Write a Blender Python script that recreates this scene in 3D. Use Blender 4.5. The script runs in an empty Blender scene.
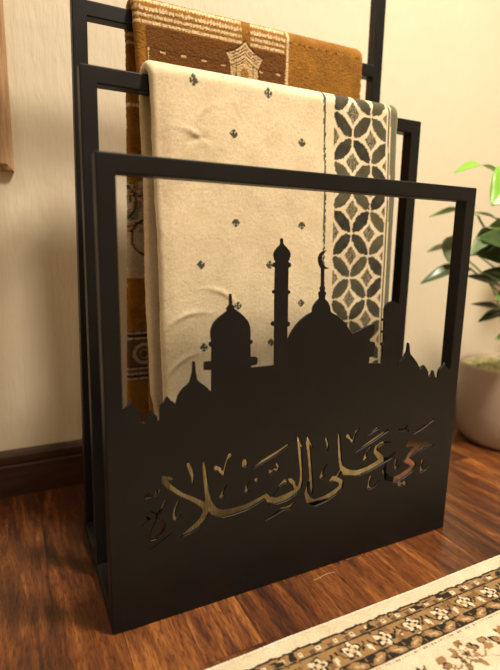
import bpy, bmesh, math, random
import numpy as np
from mathutils import Vector, Matrix
random.seed(4); rng = np.random.default_rng(7)
SC = bpy.context.scene; COL = SC.collection
PI = math.pi

# ------------------------------------------------------------------ camera
YAW, PITCH, ROLL = 0.46081, 0.18269, 0.01869
CAM = np.array([-0.09047, -0.56638, 0.50225]); FPX = 484.53
f_ = np.array([math.sin(YAW)*math.cos(PITCH), math.cos(YAW)*math.cos(PITCH), -math.sin(PITCH)])
r0 = np.array([math.cos(YAW), -math.sin(YAW), 0.0]); u0 = np.cross(r0, f_)
r_ = r0*math.cos(ROLL)+u0*math.sin(ROLL); u_ = -r0*math.sin(ROLL)+u0*math.cos(ROLL)
cd = bpy.data.cameras.new('camera'); cam = bpy.data.objects.new('camera', cd); COL.objects.link(cam)
cam.matrix_world = Matrix(((r_[0], u_[0], -f_[0], CAM[0]), (r_[1], u_[1], -f_[1], CAM[1]), (r_[2], u_[2], -f_[2], CAM[2]), (0, 0, 0, 1)))
cd.sensor_fit = 'VERTICAL'; cd.sensor_height = 24; cd.lens = FPX/670*24; cd.clip_start = 0.02
cd.dof.use_dof = True; cd.dof.focus_distance = 0.72; cd.dof.aperture_fstop = 1.5
SC.camera = cam

def on_y(x, y, Y):
    """the point of the plane Y = const seen at photo position x, y"""
    d = f_+r_*(x-250)/FPX+u_*(335-y)/FPX
    q = CAM+d*(Y-CAM[1])/d[1]
    return (q[0], q[2])

# ------------------------------------------------------------------ helpers
def obj(name, me, mat, parent=None, loc=None):
    if isinstance(me, bmesh.types.BMesh):
        bm = me; me = bpy.data.meshes.new(name); bmesh.ops.recalc_face_normals(bm, faces=bm.faces); bm.to_mesh(me); bm.free()
    o = bpy.data.objects.new(name, me); COL.objects.link(o)
    if mat: me.materials.append(mat)
    if parent: o.parent = parent
    if loc: o.location = loc
    return o

def smooth(o, on=True):
    o.data.polygons.foreach_set('use_smooth', [on]*len(o.data.polygons)); return o

def bevel(o, w=0.001, s=2):
    m = o.modifiers.new('bevel', 'BEVEL'); m.width = w; m.segments = s; m.limit_method = 'ANGLE'; m.angle_limit = math.radians(40)
    return o

def tag(o, label, cat, group=None):
    o['label'] = label; o['category'] = cat
    if group: o['group'] = group
    return o

def empty(name, loc, label, cat, group=None):
    o = bpy.data.objects.new(name, None); COL.objects.link(o); o.location = loc; o.empty_display_size = 0.05
    return tag(o, label, cat, group)

def structure(o): o['kind'] = 'structure'; return o

def add_box(bm, a, b):
    v = [bm.verts.new((x, y, z)) for x in (a[0], b[0]) for y in (a[1], b[1]) for z in (a[2], b[2])]
    for q in ((0, 1, 3, 2), (4, 6, 7, 5), (0, 4, 5, 1), (2, 3, 7, 6), (0, 2, 6, 4), (1, 5, 7, 3)):
        bm.faces.new([v[i] for i in q])

def box(a, b):
    bm = bmesh.new(); add_box(bm, a, b); return bm

def cells(xs, zs, solid, y0, y1):
    """a plate cut from a grid of cells, extruded in Y as one closed mesh"""
    bm = bmesh.new(); vs = {}
    def V(i, j, k):
        if (i, j, k) not in vs: vs[i, j, k] = bm.verts.new((xs[i], (y0, y1)[k], zs[j]))
        return vs[i, j, k]
    nx, nz = len(xs)-1, len(zs)-1
    S = lambda i, j: 0 <= i < nx and 0 <= j < nz and solid(i, j)
    for i in range(nx):
        for j in range(nz):
            if not S(i, j): continue
            bm.faces.new([V(i, j, 0), V(i+1, j, 0), V(i+1, j+1, 0), V(i, j+1, 0)])
            bm.faces.new([V(i, j, 1), V(i, j+1, 1), V(i+1, j+1, 1), V(i+1, j, 1)])
            if not S(i-1, j): bm.faces.new([V(i, j, 0), V(i, j+1, 0), V(i, j+1, 1), V(i, j, 1)])
            if not S(i+1, j): bm.faces.new([V(i+1, j, 0), V(i+1, j, 1), V(i+1, j+1, 1), V(i+1, j+1, 0)])
            if not S(i, j-1): bm.faces.new([V(i, j, 0), V(i, j, 1), V(i+1, j, 1), V(i+1, j, 0)])
            if not S(i, j+1): bm.faces.new([V(i, j+1, 0), V(i+1, j+1, 0), V(i+1, j+1, 1), V(i, j+1, 1)])
    bmesh.ops.dissolve_limit(bm, angle_limit=0.01, verts=bm.verts, edges=bm.edges)
    return bm

# ------------------------------------------------------------------ material helpers
def mat(name):
    m = bpy.data.materials.new(name); m.use_nodes = True; nt = m.node_tree
    return m, nt, nt.nodes['Principled BSDF']
def N(nt, t, **kw):
    n = nt.nodes.new(t)
    for k, v in kw.items():
        if k.startswith('i_'): n.inputs[int(k[2:])].default_value = v
        elif k in n.inputs.keys(): n.inputs[k].default_value = v
        else: setattr(n, k, v)
    return n
def Mth(nt, op, a, b=None, c=None):
    n = nt.nodes.new('ShaderNodeMath'); n.operation = op
    for i, v in enumerate((a, b, c)):
        if v is None: continue
        if isinstance(v, (int, float)): n.inputs[i].default_value = v
        else: nt.links.new(v, n.inputs[i])
    return n.outputs[0]
def ramp(nt, fac, stops, interp='LINEAR'):
    n = nt.nodes.new('ShaderNodeValToRGB'); n.color_ramp.interpolation = interp
    e = n.color_ramp.elements
    while len(e) < len(stops): e.new(0.5)
    for q, (p, c) in zip(e, stops): q.position = p; q.color = (*c, 1)
    nt.links.new(fac, n.inputs[0]); return n.outputs[0]
def mix(nt, fac, a, b, mode='MIX'):
    n = nt.nodes.new('ShaderNodeMix'); n.data_type = 'RGBA'; n.blend_type = mode
    for s, v in ((0, fac), (6, a), (7, b)):
        if isinstance(v, (int, float)): n.inputs[s].default_value = v
        elif isinstance(v, tuple): n.inputs[s].default_value = (*v, 1)
        else: nt.links.new(v, n.inputs[s])
    return n.outputs[2]
def coords(nt, scale=(1, 1, 1), out='Object', loc=(0, 0, 0)):
    tc = nt.nodes.new('ShaderNodeTexCoord'); mp = nt.nodes.new('ShaderNodeMapping')
    mp.inputs['Scale'].default_value = scale; mp.inputs['Location'].default_value = loc
    nt.links.new(tc.outputs[out], mp.inputs[0]); return mp.outputs[0]
def noise(nt, vec, scale, detail=3, rough=0.5, dist=0.0, out='Fac'):
    n = nt.nodes.new('ShaderNodeTexNoise'); n.inputs['Scale'].default_value = scale; n.inputs['Detail'].default_value = detail
    n.inputs['Roughness'].default_value = rough; n.inputs['Distortion'].default_value = dist
    nt.links.new(vec, n.inputs['Vector']); return n.outputs[out]
def bump(nt, h, bsdf, strength, dist):
    b = nt.nodes.new('ShaderNodeBump'); b.inputs['Strength'].default_value = strength; b.inputs['Distance'].default_value = dist
    nt.links.new(h, b.inputs['Height']); nt.links.new(b.outputs[0], bsdf.inputs['Normal'])
def S(nt, b, **kw):
    for k, v in kw.items():
        k = k.replace('_', ' ')
        if isinstance(v, (int, float, tuple)): b.inputs[k].default_value = v if not isinstance(v, tuple) else (*v, 1)
        else: nt.links.new(v, b.inputs[k])

def m_metal():
    m, nt, b = mat('black_powder_coat'); v = coords(nt)
    S(nt, b, Base_Color=ramp(nt, noise(nt, v, 30, 4), [(0.3, (0.0045, 0.0044, 0.0045)), (0.7, (0.0065, 0.0062, 0.0062))]))
    S(nt, b, Roughness=ramp(nt, noise(nt, v, 14, 5), [(0.3, (0.42,)*3), (0.7, (0.52,)*3)]), Specular_IOR_Level=0.27)
    bump(nt, noise(nt, v, 900, 2), b, 0.12, 0.0004); return m
def m_wall():
    m, nt, b = mat('cream_textured_wall_paint')
    v = coords(nt, (1, 1, 0.16)); v2 = coords(nt)
    h = Mth(nt, 'ADD', Mth(nt, 'MULTIPLY', noise(nt, v, 110, 4, 0.6, 0.5), 1.0), Mth(nt, 'MULTIPLY', noise(nt, v2, 30, 3), 0.5))
    S(nt, b, Base_Color=mix(nt, noise(nt, v2, 6, 3), (0.74, 0.65, 0.48), (0.78, 0.70, 0.53)), Roughness=0.55)
    bump(nt, h, b, 0.38, 0.005); return m
def m_plain(name, col, rough=0.6, bs=None, spec=0.5):
    m, nt, b = mat(name); v = coords(nt)
    c2 = tuple(x*0.85 for x in col)
    S(nt, b, Base_Color=mix(nt, noise(nt, v, 12, 4), col, c2), Roughness=rough, Specular_IOR_Level=spec)
    if bs: bump(nt, noise(nt, v, bs, 3), b, 0.3, 0.001)
    return m
def m_floor():
    m, nt, b = mat('reddish_brown_laminate')
    tc = nt.nodes.new('ShaderNodeTexCoord'); sp = nt.nodes.new('ShaderNodeSeparateXYZ'); nt.links.new(tc.outputs['Object'], sp.inputs[0])
    X, Y = sp.outputs[0], sp.outputs[1]
    W, L = 0.08, 0.62
    cx = Mth(nt, 'DIVIDE', Mth(nt, 'SUBTRACT', X, 0.0135), W); ix = Mth(nt, 'FLOOR', cx); fx = Mth(nt, 'FRACT', cx)
    wn = nt.nodes.new('ShaderNodeTexWhiteNoise'); wn.noise_dimensions = '1D'; nt.links.new(ix, wn.inputs['W'])
    cy = Mth(nt, 'DIVIDE', Mth(nt, 'ADD', Y, Mth(nt, 'MULTIPLY', wn.outputs[0], L)), L); iy = Mth(nt, 'FLOOR', cy); fy = Mth(nt, 'FRACT', cy)
    w2 = nt.nodes.new('ShaderNodeTexWhiteNoise'); w2.noise_dimensions = '2D'
    cb = nt.nodes.new('ShaderNodeCombineXYZ'); nt.links.new(ix, cb.inputs[0]); nt.links.new(iy, cb.inputs[1]); nt.links.new(cb.outputs[0], w2.inputs['Vector'])
    rnd = w2.outputs[0]
    gv = nt.nodes.new('ShaderNodeCombineXYZ')
    nt.links.new(Mth(nt, 'ADD', Mth(nt, 'MULTIPLY', X, 46.0), Mth(nt, 'MULTIPLY', rnd, 37.0)), gv.inputs[0])
    nt.links.new(Mth(nt, 'ADD', Mth(nt, 'MULTIPLY', Y, 5.0), Mth(nt, 'MULTIPLY', rnd, 11.0)), gv.inputs[1])
    g1 = noise(nt, gv.outputs[0], 1.0, 6, 0.62, 1.4)
    gv2 = nt.nodes.new('ShaderNodeVectorMath'); gv2.operation = 'MULTIPLY'; gv2.inputs[1].default_value = (14, 12, 1); nt.links.new(gv.outputs[0], gv2.inputs[0])
    g2 = noise(nt, gv2.outputs[0], 1.0, 3, 0.6)
    g3 = noise(nt, gv.outputs[0], 0.35, 3, 0.5, 2.0)
    t = Mth(nt, 'ADD', Mth(nt, 'MULTIPLY', g1, 0.62), Mth(nt, 'MULTIPLY', g3, 0.38))
    t = Mth(nt, 'ADD', t, Mth(nt, 'MULTIPLY', Mth(nt, 'SUBTRACT', rnd, 0.5), 0.15))
    base = ramp(nt, t, [(0.32, (0.018, 0.006, 0.0025)), (0.44, (0.070, 0.021, 0.007)), (0.55, (0.155, 0.050, 0.013)), (0.68, (0.34, 0.132, 0.032))])
    pores = ramp(nt, g2, [(0.38, (0.25, 0.19, 0.17)), (0.52, (1, 1, 1))])
    base = mix(nt, 0.75, base, pores, 'MULTIPLY')
    e = Mth(nt, 'MINIMUM', Mth(nt, 'MINIMUM', fx, Mth(nt, 'SUBTRACT', 1.0, fx)), Mth(nt, 'MULTIPLY', Mth(nt, 'MINIMUM', fy, Mth(nt, 'SUBTRACT', 1.0, fy)), L/W))
    seam = ramp(nt, e, [(0.003, (0.5, 0.42, 0.4)), (0.012, (1, 1, 1))])
    base = mix(nt, 1.0, base, seam, 'MULTIPLY')
    # a short pale scuff beside the rack's foot
    for (x0, y0, x1, y1, w) in ((0.298, -0.018, 0.338, -0.018, 0.0011),):
        dx = Mth(nt, 'MAXIMUM', Mth(nt, 'SUBTRACT', Mth(nt, 'ABSOLUTE', Mth(nt, 'SUBTRACT', X, (x0+x1)/2)), (x1-x0)/2), 0.0)
        wob = Mth(nt, 'MULTIPLY', Mth(nt, 'SINE', Mth(nt, 'MULTIPLY', X, 140.0)), 0.0016)
        dy = Mth(nt, 'SUBTRACT', Mth(nt, 'SUBTRACT', Y, y0), wob)
        d = Mth(nt, 'SQRT', Mth(nt, 'ADD', Mth(nt, 'MULTIPLY', dx, dx), Mth(nt, 'MULTIPLY', dy, dy)))
        base = mix(nt, ramp(nt, Mth(nt, 'DIVIDE', d, w), [(0.3, (0.35,)*3), (1.0, (0, 0, 0))]), base, (0.62, 0.42, 0.25))
    S(nt, b, Base_Color=base, Roughness=ramp(nt, g1, [(0.3, (0.36,)*3), (0.7, (0.26,)*3)]), Specular_IOR_Level=0.55)
    bump(nt, Mth(nt, 'ADD', Mth(nt, 'MULTIPLY', g2, 0.5), Mth(nt, 'MULTIPLY', seam, 0.6)), b, 0.25, 0.0006)
    return m
def m_wood(name, dark, light, rough=0.35, axis=(6, 60, 60)):
    m, nt, b = mat(name); v = coords(nt, axis)
    g = noise(nt, v, 1, 5, 0.6, 0.8)
    S(nt, b, Base_Color=ramp(nt, g, [(0.3, dark), (0.7, light)]), Roughness=rough); bump(nt, g, b, 0.15, 0.0005); return m
def m_pile(name, sheen=0.6, tint=(1, 0.85, 0.6), rough=0.85, bs=900, bd=0.0015, bst=0.6, lum=0.72):
    m, nt, b = mat(name); v = coords(nt)
    a = nt.nodes.new('ShaderNodeAttribute'); a.attribute_name = 'weave'
    fz = noise(nt, v, bs, 3, 0.6); lo = noise(nt, v, 28, 4, 0.6)
    c = mix(nt, 1.0, a.outputs['Color'], ramp(nt, fz, [(0.3, (lum,)*3), (0.7, (1.1,)*3)]), 'MULTIPLY')
    c = mix(nt, 1.0, c, ramp(nt, lo, [(0.3, (0.88, 0.85, 0.8)), (0.7, (1.05,)*3)]), 'MULTIPLY')
    S(nt, b, Base_Color=c, Roughness=rough, Specular_IOR_Level=0.15, Sheen_Weight=sheen, Sheen_Roughness=0.4, Sheen_Tint=tint)
    bump(nt, fz, b, bst, bd); return m
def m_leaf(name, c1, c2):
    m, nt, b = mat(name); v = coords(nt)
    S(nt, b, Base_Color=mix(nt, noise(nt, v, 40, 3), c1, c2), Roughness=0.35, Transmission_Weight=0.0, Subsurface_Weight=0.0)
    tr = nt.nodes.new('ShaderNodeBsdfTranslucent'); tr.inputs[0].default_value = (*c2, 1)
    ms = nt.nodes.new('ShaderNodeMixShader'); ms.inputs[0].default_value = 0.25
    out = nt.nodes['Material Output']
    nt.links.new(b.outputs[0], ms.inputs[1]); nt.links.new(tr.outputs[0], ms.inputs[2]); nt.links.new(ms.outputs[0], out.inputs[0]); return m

METAL = m_metal(); WALL = m_wall(); FLOOR = m_floor()
BASEB = m_wood('dark_red_skirting_wood', (0.026, 0.010, 0.006), (0.070, 0.026, 0.012), 0.34)
PICW = m_wood('walnut_picture_moulding', (0.34, 0.19, 0.09), (0.60, 0.40, 0.23), 0.28, (60, 60, 6))

# ------------------------------------------------------------------ noise on arrays
def vnoise(x, y, scale, seed=0, octaves=1):
    out = np.zeros_like(x); amp = 1.0; tot = 0
    for o in range(octaves):
        r = np.random.default_rng(seed+o*17); T = r.random((256, 256))
        u = x*scale+1000.3; v = y*scale+1000.7
        iu = np.floor(u).astype(int); iv = np.floor(v).astype(int); fu = u-iu; fv = v-iv
        fu = fu*fu*(3-2*fu); fv = fv*fv*(3-2*fv)
        a = T[iu % 256, iv % 256]; b = T[(iu+1) % 256, iv % 256]; c = T[iu % 256, (iv+1) % 256]; d = T[(iu+1) % 256, (iv+1) % 256]
        out += amp*((a*(1-fu)+b*fu)*(1-fv)+(c*(1-fu)+d*fu)*fv); tot += amp; amp *= 0.5; scale *= 2.03
    return out/tot
def paint(c, mask, col):
    mask = np.clip(mask.astype(float), 0, 1)[..., None]; c[:] = c*(1-mask)+np.array(col)*mask

# ================================================================== THE ROOM
WY = 0.4555
XL, XR, YF, ZC = -1.7, 2.5, -2.6, 2.6
structure(obj('floor', box((XL, YF, -0.05), (XR, WY+0.1, 0)), FLOOR))
structure(obj('ceiling', box((XL, YF, ZC), (XR, WY+0.1, ZC+0.05)), m_plain('white_ceiling_paint', (0.75, 0.71, 0.63), 0.8)))
structure(obj('wall_back', box((XL, WY, 0), (XR, WY+0.1, ZC)), WALL))
structure(obj('wall_left', box((XL-0.1, YF, 0), (XL, WY+0.1, ZC)), WALL))
structure(obj('wall_right', box((XR, YF, 0), (XR+0.1, WY+0.1, ZC)), WALL))
structure(obj('wall_front', box((XL, YF-0.1, 0), (XR, YF, ZC)), WALL))
def skirting():
    prof = [(0, 0), (-0.015, 0), (-0.015, 0.062), (-0.0135, 0.0655), (-0.0115, 0.0665), (-0.0115, 0.0685), (-0.0135, 0.070), (-0.0135, 0.083), (-0.0115, 0.0865), (-0.007, 0.0885), (-0.004, 0.0925), (0, 0.0935)]
    bm = bmesh.new()
    A = [bm.verts.new((XL, WY+a, b)) for a, b in prof]; B = [bm.verts.new((XR, WY+a, b)) for a, b in prof]
    n = len(prof)
    for i in range(n): bm.faces.new([A[i], A[(i+1) % n], B[(i+1) % n], B[i]])
    bm.faces.new(A); bm.faces.new(B[::-1]); return bm
structure(obj('baseboard_back', skirting(), BASEB))

# ================================================================== THE RACK
W, H, T = 0.5947, 0.600, 0.022
D1, H1, D2, HB, HT = 0.1231, 0.7248, 0.2449, 0.8509, 1.03
rack = empty('prayer_rug_rack', (W/2, 0.13, 0), 'black metal three-tier rug rack with a cut-out mosque skyline and Arabic lettering on its front', 'rack')
def rack_part(name, bm, bv=0.0018, label=None, lean=0.0):
    for v in bm.verts: v.co.x += lean*v.co.z*(1-v.co.x/W)
    bmesh.ops.translate(bm, verts=bm.verts, vec=(-W/2, -0.13, 0))
    o = obj(name, bm, METAL, rack); bevel(o, bv, 3)
    if label: o['label'] = label
    return o
def ring(x0, x1, z1, y0, bars=()):
    xs = [x0, x0+T, x1-T, x1]; zs = [0, T]; solid_rows = {0}
    for zb in bars: zs += [zb-T, zb]; solid_rows.add(len(zs)-2)
    zs += [z1-T, z1]; solid_rows.add(len(zs)-2)
    return cells(xs, zs, lambda i, j: i in (0, 2) or j in solid_rows, y0, y0+T)
rack_part('front_frame', ring(0, W, H, 0.0))
rack_part('middle_frame', ring(0.0003, 0.5849, H1, D1), lean=0.006)
rack_part('back_frame', ring(0.0006, 0.5909, HT, D2, (HB,)), lean=0.0170, label='tallest frame of the rack with an extra crossbar')
rack_part('base_rail', box((0.0003, T-0.001, 0.0003), (T, D2+0.001, T)))
rack_part('base_rail', box((0.5949-T, T-0.001, 0.0003), (0.5946, D2+0.001, T)))

# ---- silhouette outline, photo positions measured on the front face
sky = [(124,412),(132,402),(137,409),(140.5,412),(141,423),(146,423.5),(147.5,417),(149.5,415),(150,411),(151.5,410),(153.5,414),(157,416.5),(157.5,421),(160,421),
 (160,406),(164,403),(166,398.5),(167.5,396.8),(169.5,398.5),(171,401),(173.5,402),(176,404.5),(178,397),(180.5,392),(184,388),(188,385),(190.3,382),(191,378.5),(191.8,376),(192.6,372),(193.2,362),(194.4,361.4),(195.2,363),(195.6,371),(196.6,375),(197,379),(199.5,382),(202.4,384),(206.5,387),(210.8,391.5),(212,391.5),
 (212,370),(204.5,370),(204.5,362.2),(212,361.5),(212.2,347.5),(210.4,347),(209.4,344.8),(210.2,342.5),(212,341.6),(211.2,337),(211,332),(212,327.5),(214.4,322.5),(218.2,318.3),(223.6,314),(227.6,311),(227,309),(228,307),(229.8,305.3),(229.8,294),(231.8,294),(232.2,304.5),(234,306),(234.4,308.5),(239.2,312),(244.4,316.5),(248,321),(250.2,326.5),(250.8,333.5),(250.3,340.3),(252.3,340),(253,341.8),(252,343.8),(250.5,344),(250.7,357),(256.3,357),(257.6,358.5),(257.5,363),(256.3,364.6),(251.2,365.7),(251,368),(274.8,365.5),
 (275.2,326.6),(272.6,326),(271.8,323.8),(272.8,321.8),(275.2,321.3),(275.4,294.2),(273.6,293.6),(273,292),(273.8,290.4),(275.4,290),(276,267.6),(274.2,267),(273.6,265),(274.4,263),(276.2,262.3),(276,260.5),(274.8,259.5),(275.3,258),(274.5,256.5),(274.5,253.5),(275.4,251.2),(277.8,247.8),(280.8,244.8),(281.4,243),(281.2,240),(281.7,238.2),(282.7,238.2),(283.3,240),(283.2,243),(284.4,245),(287.4,248),(289.8,251.3),(290.7,253.5),(290.6,256.5),(289.6,258),(290,259.5),(288.8,260.5),(288.7,262.4),(290.6,263),(291.2,265),(290.4,267),(288.6,267.6),(288.2,290),(290,290.6),(290.5,292),(289.8,293.6),(288.2,294.2),(287.9,321.4),(289.6,322),(290.2,324),(289.4,326),(287.5,326.6),(287.2,342.6),
 (289.5,337),(292.2,331.8),(296.3,325.5),(301.2,320),(307,315.4),(313,312),(313.2,309),(313.9,306.4),(316.5,302.2),(320,298.7),(320,296),(319.5,293.5),(320.2,291.9),(321.6,291),(320.8,289.2),(321,287.5),(322,286.2),(322.3,268.8),(320.4,265.5),(319.3,262),(319.2,258),(320.6,254),(323.2,251.3),(326.8,250.2),(323.9,253),(322.2,256.5),(322,260),(323.2,263.8),(325.6,266.8),(329.2,268.1),(326.5,269),(324.2,269),(324.1,286.2),(325.1,287.5),(325.2,289.2),(324.5,291),(325.7,291.9),(326.2,293.7),(325.3,296),(325,298.7),(328.3,302.4),(330.1,306.6),(330.5,309.5),(331,312),(337,315.6),(342.6,320),(347.5,326.5),(352.5,334.2),
 (358,331),(363,328.4),(369,325.8),(374.6,324),(374.6,330),(372.6,334.5),(370,338.5),(369.6,341.8),(374.8,342.2),(375,348),(373.8,350),(374,356),(369.4,357.5),(368.8,363.6),(382.6,363.6),
 (382.9,345.8),(381.4,345),(381.6,343),(384,342.6),(384.2,333.4),(382,332.8),(382.2,331),(384.4,330.6),(384.6,321.4),(382.6,320.8),(382.8,319),(384.7,318.6),(384.9,309),(386.2,305.4),(389,302.5),(392.6,301.2),(396.4,302.2),(399.2,305),(400.6,309),(399.6,330),(398,352),(397.2,368.4),
 (397.4,369),(398.8,364),(401,360.4),(404.4,357.6),(405.6,354.5),(407.2,351.5),(407.9,346),(408.3,343),(409.3,343),(409.8,348),(410.2,353.5),(413,357),(416.4,361.5),(419.6,367.4),(420.2,371),(422,366.8),(423.2,366.2),(424,365),(425,366.4),(426.8,369),(428.3,371.6),(428.5,378),(430.8,376.2),(432.2,373.6),(432.7,371),(433.4,370.4),(434.2,372.6),(434.8,376),(436.2,377.8),(438,380),(438.6,374),(439.6,370),(441.6,367),(443.6,366),(444.6,362.4),(445.6,365.8),(448.6,368.6),(451.2,370)]
# ---- lettering strokes: (crop offset x, y, scale, [(x, y, width) ...])
K1, K2, K3, K4 = (140, 450, 6.25), (210, 430, 6.0875), (280, 425, 6.25), (345, 410, 5.263)
strokes = [
 (K1, [(38,292,26),(60,282,32)]), (K1, [(95,275,30),(112,262,34)]),
 (K1, [(158,320,14),(140,362,16),(114,402,14),(100,432,10)]),
 (K1, [(100,432,10),(135,438,14),(150,462,18),(148,490,20),(130,525,18),(98,552,16),(66,560,14),(54,545,12),(58,515,10),(80,475,12),(100,440,10)]),
 (K1, [(5,478,6),(35,455,12),(60,432,16),(36,414,5)]), (K1, [(62,380,6),(85,395,12),(110,404,12)]),
 (K1, [(240,322,10),(222,365,12),(212,402,12),(216,430,16),(222,440,14)]), (K1, [(257,403,5),(240,424,10),(222,440,12)]),
 (K1, [(190,523,10),(130,575,9),(62,625,6)]),
 (K1, [(146,172,20),(158,200,34),(185,232,32),(220,256,28),(265,285,26),(320,305,30),(370,330,34),(405,352,40),(415,385,38),(395,430,36),(355,475,36),(310,508,28),(272,532,14),(246,556,4)]),
 (K1, [(150,170,14),(185,180,20),(208,188,4)]),
 (K1, [(399,80,9),(404,125,24),(412,200,25),(420,270,28),(432,330,38),(450,365,46)]),
 (K1, [(302,90,18),(318,128,24),(330,168,18),(331,215,5)]),
 (K2, [(122,158,26),(105,185,12),(92,230,10),(82,272,14)]), (K2, [(38,232,26),(58,238,20),(80,272,12)]), (K2, [(36,246,10),(40,246,12)]),
 (K2, [(212,192,26),(213,208,34),(206,218,20)]),
 (K2, [(262,236,5),(325,190,20),(400,145,19),(475,92,12)]),
 (K2, [(407,208,11),(418,228,13),(408,248,11),(393,238,9),(384,250,12),(368,262,15),(364,246,9)]),
 (K2, [(237,312,5),(222,345,10),(221,374,20)]), (K2, [(240,364,5),(224,378,14)]), (K2, [(282,304,20),(284,308,22)]),
 (K2, [(103,335,5),(80,372,9),(68,410,20)]), (K2, [(94,396,5),(72,414,14)]),
 (K2, [(-14,440,34),(2,470,46),(30,500,50),(75,510,46),(130,500,42),(220,472,34),(300,428,28),(343,400,22),(346,388,6)]),
 (K2, [(343,400,20),(360,425,34),(400,434,38),(450,420,36),(487,400,36)]),
 (K2, [(372,418,8),(395,385,7),(425,342,9),(455,318,15),(487,308,20)]), (K2, [(362,430,10),(360,462,4)]),
 (K2, [(335,550,5),(385,520,12),(430,490,16),(450,482,10)]), (K2, [(440,484,12),(470,476,14),(490,478,12)]),
 (K3, [(0,466,38),(50,447,38),(95,420,32),(122,395,26),(134,350,20),(135,290,17),(130,225,18),(124,150,22),(117,100,16),(113,72,5)]), (K3, [(118,98,10),(142,142,4)]),
 (K3, [(0,380,14),(30,352,22),(65,348,28),(90,366,20),(98,392,20)]),
 (K3, [(10,525,18),(45,520,20),(70,505,16),(88,488,10)]),
 (K3, [(175,72,5),(176,110,26),(182,170,22),(189,250,20),(195,330,20),(200,400,17),(201,435,4)]), (K3, [(180,95,12),(205,140,4)]),
 (K3, [(312,352,10),(335,335,30),(365,345,26),(386,358,24),(378,390,28),(340,425,32),(280,463,36),(215,488,42),(182,472,38),(165,430,22),(170,385,9),(185,338,5)]), (K3, [(340,336,20),(362,318,14),(378,288,12)]),
 (K3, [(370,42,5),(370,90,17),(374,160,18),(378,230,20),(388,270,26),(412,292,34),(450,300,32),(500,300,32)]),
 (K3, [(289,85,12),(300,125,14),(296,168,4)]), (K3, [(291,248,5),(268,290,10),(258,326,20)]), (K3, [(280,316,5),(262,332,12)]),
 (K4, [(17,138,20),(28,150,10),(42,172,9),(54,130,8),(70,97,15)]),
 (K4, [(55,221,4),(140,165,13),(225,107,11)]), (K4, [(120,134,4),(172,96,11)]),
 (K4, [(0,332,26),(60,334,28),(120,312,26),(170,284,28),(200,262,32),(180,242,28),(162,222,20),(165,196,14),(195,174,13),(238,170,8)]), (K4, [(200,270,20),(242,248,16),(266,219,5)]),
 (K4, [(134,199,10),(112,230,8),(104,260,16)]), (K4, [(120,250,4),(106,264,10)]),
 (K4, [(270,264,12),(264,298,13),(270,314,12)]), (K4, [(283,292,4),(272,310,8)]),
 (K4, [(214,283,5),(207,325,20),(222,362,26),(258,370,30),(305,345,28),(345,315,26),(362,288,24),(340,272,30),(318,270,14)]), (K4, [(322,272,16),(345,235,24),(372,205,28),(395,185,34)]),
 (K4, [(466,183,8),(420,180,28),(380,170,36),(345,174,34),(328,190,12)]), (K4, [(460,195,4),(420,205,6),(390,215,8)]),
 (K4, [(286,388,22),(292,394,22)]), (K4, [(312,384,20),(318,392,18)]),
 (K4, [(290,104,14),(302,108,12),(312,96,9),(318,106,8),(327,80,6)]), (K4, [(327,106,8),(334,110,11)]),
 (K4, [(360,126,5),(405,92,18),(465,50,9)]),
 (K4, [(410,268,14),(403,292,8),(401,324,15)]), (K4, [(448,284,4),(424,310,6),(402,326,8)]),
 (K4, [(136,354,14),(128,382,9),(125,414,15)]), (K4, [(182,372,4),(152,404,6),(126,416,9)]),
]
bridges = [(K2, [(470,300,0),(480,320,0)], 10), (K1, [(140,430,0),(165,445,0)], 9), (K1, [(60,555,0),(50,530,0)], 9)]
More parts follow.
